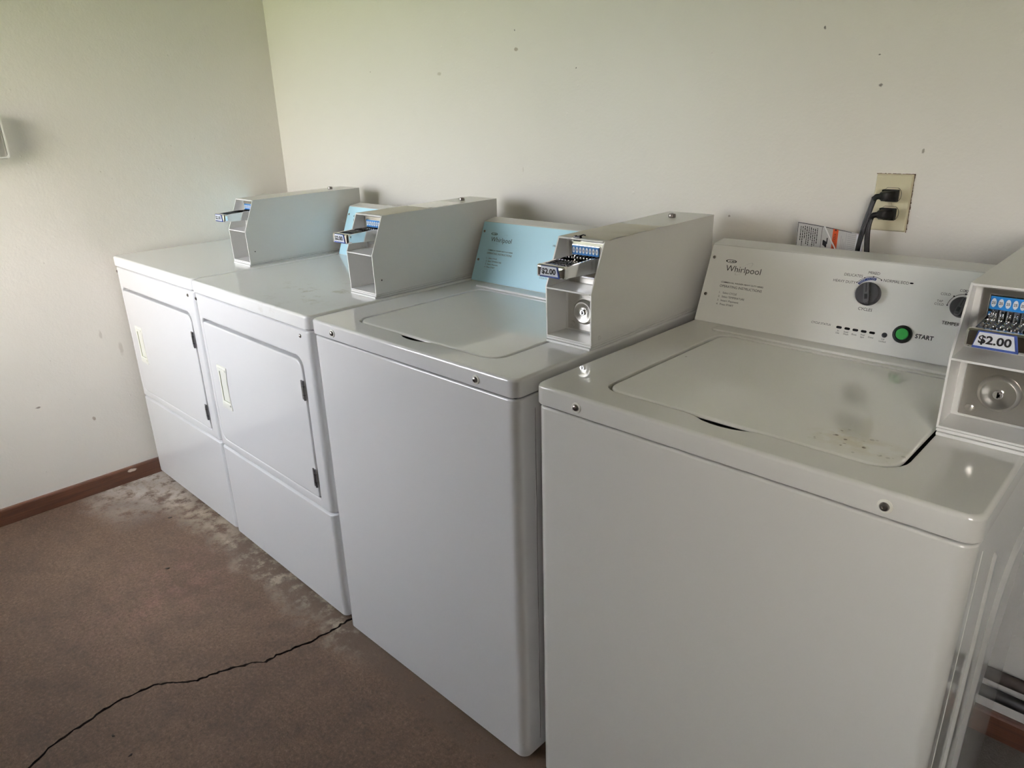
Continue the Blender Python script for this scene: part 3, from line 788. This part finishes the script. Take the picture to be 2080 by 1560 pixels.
        for i in range(k+1):
            y = .048+(.24-.048)*i/k; zt = .2125+(y-.0395)*(.004/(BD-.0395))
            for j, x in enumerate((.003, .035, .070, BW-.002, BW+.004-.001*math.sin(i*.8))):
                lift = .0006 + (.0045*abs(math.sin(i*.33))*(j/4)**2)
                if j == 4: lift -= .002
                V.append((x, y, zt+max(lift, .0004)))
        for i in range(k):
            for j in range(4): F.append([5*i+j, 5*i+j+1, 5*i+j+6, 5*i+j+5])
        g.add(V, F, 'tape')
        g.obj('sticker', t)
    return t

make_coin_box((.5600, -.547, H), 0, 'coin box on the far-left dryer against the corner', deep=.07)
make_coin_box((1.2785, -.560, H), R(-.4), 'coin box with a yellowed sticker on top, on the second dryer from the wall', 'tape', deep=.07)
make_coin_box((1.9900, -.5590, H), 0, 'coin box with a small black clip on its front rim, between the two washers', 'film')
make_coin_box((2.7175, -.5530, H), R(-.3), 'coin box nearest the camera, cut off by the right edge of the photo', None)

# black clip on the rim of the third coin box
g = G()
g.box(-.0085, .0085, -.0022, .0060, -.0065, .0030, 'black_plastic', .0012)
g.box(-.0065, -.0020, -.003, .004, .0028, .0050, 'black_plastic', .0008); g.box(.0010, .0080, -.001, .006, .0028, .0048, 'black_plastic', .0008)
g.tube([(.004, .002, .004), (.012, .006, .0065), (.018, .004, .0060)], .0011, 'black_plastic', 8)
o = g.obj('black_clip', loc=(1.9900+.047, -.5590+.0405, H+.2125))
o['label'] = 'small black clip gripping the top front rim of the coin box beside the blue panel'; o['category'] = 'clip'

# ------------------------------------------------------------------ wall outlet
t = empty('wall_outlet', (2.452, 0, 1.159), 0, 'cream double wall outlet with two black plugs, above the nearest washer', 'outlet')
g = G()
q = rr(-.035, -.0573, .035, .0573, .002, 3, 3)
q1 = rr(-.0325, -.0548, .0325, .0548, .002, 3, 3)
g.loft([[(x, 0.0, z) for x, z in q], [(x, -.0025, z) for x, z in q], [(x, -.0055, z) for x, z in q1]], 'outlet')
g.obj('cover_plate', t)
g = G(); 
for k in range(40):
    z = -.057+.114*k/39; w_ = random.uniform(.0005, .0022)
    g.box(.0345, .035+w_, -.0009, -.0002, z-.0015, z+.0016, 'grime')
for k in range(24):
    x = -.035+.07*k/23; g.box(x-.0015, x+.0016, -.0009, -.0002, .0568, .0573+random.uniform(.0003, .0014), 'grime')
g.obj('dirt_line', t, smooth=0)['label'] = 'dark grime round the plate edge'
for zc in (.0165, -.0205):
    g = G()
    def oc(r, y):
        L = []
        for k in range(32):
            a = 2*math.pi*k/32; z = r*math.sin(a)
            L.append((r*math.cos(a), y, zc+max(-r*.80, min(r*.80, z))))
        return L
    g.loft([oc(.0182, -.0054), oc(.0182, -.0058)], 'ink'); g.loft([oc(.0174, -.0054), oc(.0174, -.0068), oc(.0168, -.0074)], 'outlet_face')
    g.obj('receptacle', t)
g = G(); g.lathe([(.0001, 0), (.0028, 0), (.0022, .001), (.0001, .0013)], (0, -.0055, -.002), (0, -1, 0), 'outlet_face', 12); g.obj('screw', t)

def cord(name, label, zc, path, tag=False):
    t = empty(name, (2.452, -.0075, 1.159+zc), 0, label, 'power cord', 'black power cords in the outlet')
    g = G()
    # flat right-angle plug
    L = []
    for y, a, x0_, x1_ in ((0, 0, -.0130, .0140), (-.010, 0, -.0135, .0145), (-.020, .0012, -.0150, .0120), (-.028, .0020, -.0170, .0060), (-.0325, .0036, -.0185, -.002)):
        L.append([(x, y, z) for x, z in rr(x0_+a, -.0105+a, x1_-a, .0105-a, .004, 4, 2)])
    g.loft(L, 'rubber')
    for y in (-.006, -.011, -.016): g.box(-.0150, .0155, y-.0009, y+.0009, -.0115, .0115, 'rubber', .0008)
    g.tube([(-.010, -.026, 0), (-.020, -.030, -.002), (-.0245, -.030, -.007)], .0058, 'rubber', 12)
    g.obj('plug', t)
    g = G(); P = [Vector(p) for p in path]; Q = []
    for i in range(len(P)-1):
        p0, p1, p2, p3 = P[max(i-1, 0)], P[i], P[i+1], P[min(i+2, len(P)-1)]
        for j in range(6):
            u = j/6
            Q.append(.5*((2*p1)+(-p0+p2)*u+(2*p0-5*p1+4*p2-p3)*u*u+(-p0+3*p1-3*p2+p3)*u**3))
    Q.append(P[-1])
    off = Vector((.0030, 0, 0))
    for sgn in (-1, 0, 1): g.tube([q_+off*sgn for q_ in Q], .0024, 'rubber', 10)
    g.obj('cable', t)
    return t
c1 = cord('power_cord', 'black power cord plugged into the upper socket, with a printed tag', .0165,
          [(-.0225, -.030, -.004), (-.026, -.031, -.018), (-.031, -.033, -.045), (-.036, -.034, -.075), (-.040, -.034, -.11), (-.041, -.034, -.15), (-.038, -.036, -.30), (-.02, -.036, -.55)])
c2 = cord('power_cord', 'black power cord plugged into the lower socket, hanging straight down', -.0205,
          [(-.0225, -.030, -.004), (-.0255, -.031, -.016), (-.026, -.033, -.035), (-.0235, -.034, -.060), (-.020, -.036, -.090), (-.018, -.038, -.15), (-.012, -.038, -.30), (0, -.038, -.55)])
# laminated tag on the first cord (plug origin 2.452, -.0075, 1.1755)
g = G()
NT = 16; V = []; F = []
def tagp(u, w, n=0.):     # u 0..1 from the left end to the cord, w 0..1 upwards
    x = -.160+.130*u; bend = -.030*(1-u)**2
    y = -.0345+bend-n; zt = -.058-.022*u; hgt = .062-.004*u
    return (x, y, zt-hgt*(1-w))
def quad(u0, u1, w0, w1, m_, n=.0):
    k = max(1, int(abs(u1-u0)*NT)+1); V = []; 
    for i in range(k+1):
        u = u0+(u1-u0)*i/k
        V += [tagp(u, w0, n), tagp(u, w1, n)]
    g.add(V, [[2*i, 2*i+2, 2*i+3, 2*i+1] for i in range(k)], m_)
quad(0, 1.0, 0, 1, 'tag', 0); quad(0, 1.0, 0, 1, 'tag', -.0004)
quad(.004, .010, .03, .97, 'ink', .0004); quad(.004, .80, .965, .985, 'ink', .0004); quad(.004, .10, .03, .05, 'ink', .0004)
for i in range(9):           # upright lines of fine print
    u = .045+i*.030
    w = .92-random.uniform(0, .08); wb_ = .92-random.uniform(.45, .86)
    while w > wb_:
        l_ = random.uniform(.03, .10); quad(u, u+.011, max(w-l_, wb_), w, 'ink', .0004); w -= l_+.018
quad(.355, .360, .05, .95, 'ink', .0004)
# small pictogram: plug in hand
for a in range(3):
    quad(.385+a*.018, .410+a*.018, .34-a*.03, .52-a*.02, 'ink', .0005)
quad(.44, .455, .40, .62, 'ink', .0005)
quad(.52, .60, .03, .97, 'tag_orange', .0005)
f = lambda s, t_, n: tagp(.578-t_, .95-s, .0009)
put_text(g, 'AVERTISSEMENT', f, .12, .90, 0.0, .038, 'ink')
g.add([tagp(.54, .92, .0009), tagp(.58, .92, .0009), tagp(.56, .985, .0009)][::-1], [[0, 1, 2]], 'ink')
for i in range(3):
    u = .65+i*.025; quad(u, u+.006, .15, .80-.1*i, 'tag_gray', .0004)
quad(.725, .729, .1, .95, 'tag_gray', .0004)
for i in range(12):
    w = .06+i*.075
    g.add([tagp(.75, w, .0004), tagp(.87, w+.11, .0004), tagp(.87, w+.125, .0004), tagp(.75, w+.015, .0004)], [[0, 1, 2, 3]], 'tag_gray')
quad(.88, .98, .03, .97, 'white_label', .0004); quad(.92, .935, .12, .52, 'ink', .0006)
g.obj('warning_tag', c1, smooth=0)['label'] = 'laminated tag printed with an orange warning band'
g = G(); g.tube([tagp(.395, 1.01, .004), tagp(.43, .90, .0042), tagp(.50, .62, .0042), tagp(.58, .35, .0042), tagp(.64, .04, .004)], .0010, 'crease_glare', 8, rx=.0016)  # white streak added as a solid highlight, glare on the tag's fold
g.obj('tag_glare', c1)['label'] = 'thin white streak modelled as the glare across the tag'

# ------------------------------------------------------------------ clear guard on the left wall
t = empty('thermostat_guard', (0, -1.115, 1.34), 0, 'clear plastic guard box on the left wall, cut by the photo edge', 'guard')
g = G()
def gl(x, a): return [(x, y, z) for y, z in rr(-.105+a, -.072+a, .105-a, .072-a, .008, 4, 3)]
g.loft([gl(.001, 0), gl(.006, 0), gl(.006, .006), gl(.030, .006), gl(.046, .006), gl(.049, .009)], 'clear', cap0=False)
g.obj('cover', t)
g = G(); g.loft([gl(.0492, .004), gl(.0510, .004), gl(.0510, .0085), gl(.0492, .0085), gl(.0492, .004)], 'clear_edge', cap0=False, cap1=False); g.obj('cover_rim', t)
g = G(); 
for k in range(9): g.box(.008, .045, -.085+k*.02, -.0835+k*.02, -.064, -.0605, 'clear_edge')
g.box(.001, .026, -.05, .075, -.045, .045, 'thermo', .004); 
for k in range(10): g.box(.0262, .0270, -.040+k*.0105, -.0365+k*.0105, -.035, .035, 'clear_edge')
g.obj('thermostat', t)

# ------------------------------------------------------------------ pipes behind the nearest washer
g = G(); 
g.tube([(2.68, -.030, .125), (3.1, -.030, .125), (3.7, -.030, .125), (XR-.002, -.030, .125)], .0135, 'pipe_black', 20)
o = g.obj('wall_pipe'); o['label'] = 'thick black pipe along the wall above the baseboard, lower of the two pipes'; o['category'] = 'pipe'
g = G(); g.tube([(2.68, -.030, .174), (3.1, -.030, .174), (3.7, -.030, .174), (XR-.002, -.030, .174)], .0140, 'pipe_rust', 20)
o = g.obj('wall_pipe'); o['label'] = 'rusty dark pipe along the wall, upper of the two pipes'; o['category'] = 'pipe'

# ------------------------------------------------------------------ scraps on the floor
def scrap(loc, r, rz, label):
    g = G(); k = 9; P = [(r*(1+.3*math.sin(i*2.1))*math.cos(2*math.pi*i/k), .45*r*(1+.3*math.cos(i*1.7))*math.sin(2*math.pi*i/k)) for i in range(k)]
    g.loft([[(x, y, .0004) for x, y in P], [(x*.8, y*.8, .0022+.001*math.sin(i)) for i, (x, y) in enumerate(P)]], 'leaf')
    o = g.obj('floor_scrap', loc=loc, rot=(0, 0, rz)); o['label'] = label; o['category'] = 'scrap'; o['group'] = 'dark scraps on the floor'
scrap((.426, -.888, 0), .0085, R(50), 'dark scrap on the concrete nearest the left wall')
scrap((.745, -1.024, 0), .0075, R(60), 'small dark scrap in the middle of the brown floor')
scrap((1.337, -1.387, 0), .0055, R(20), 'tiny dark crumb just beyond the floor crack')
scrap((1.427, -1.379, 0), .0050, R(100), 'tiny dark crumb at the bottom edge, farthest from the left wall')
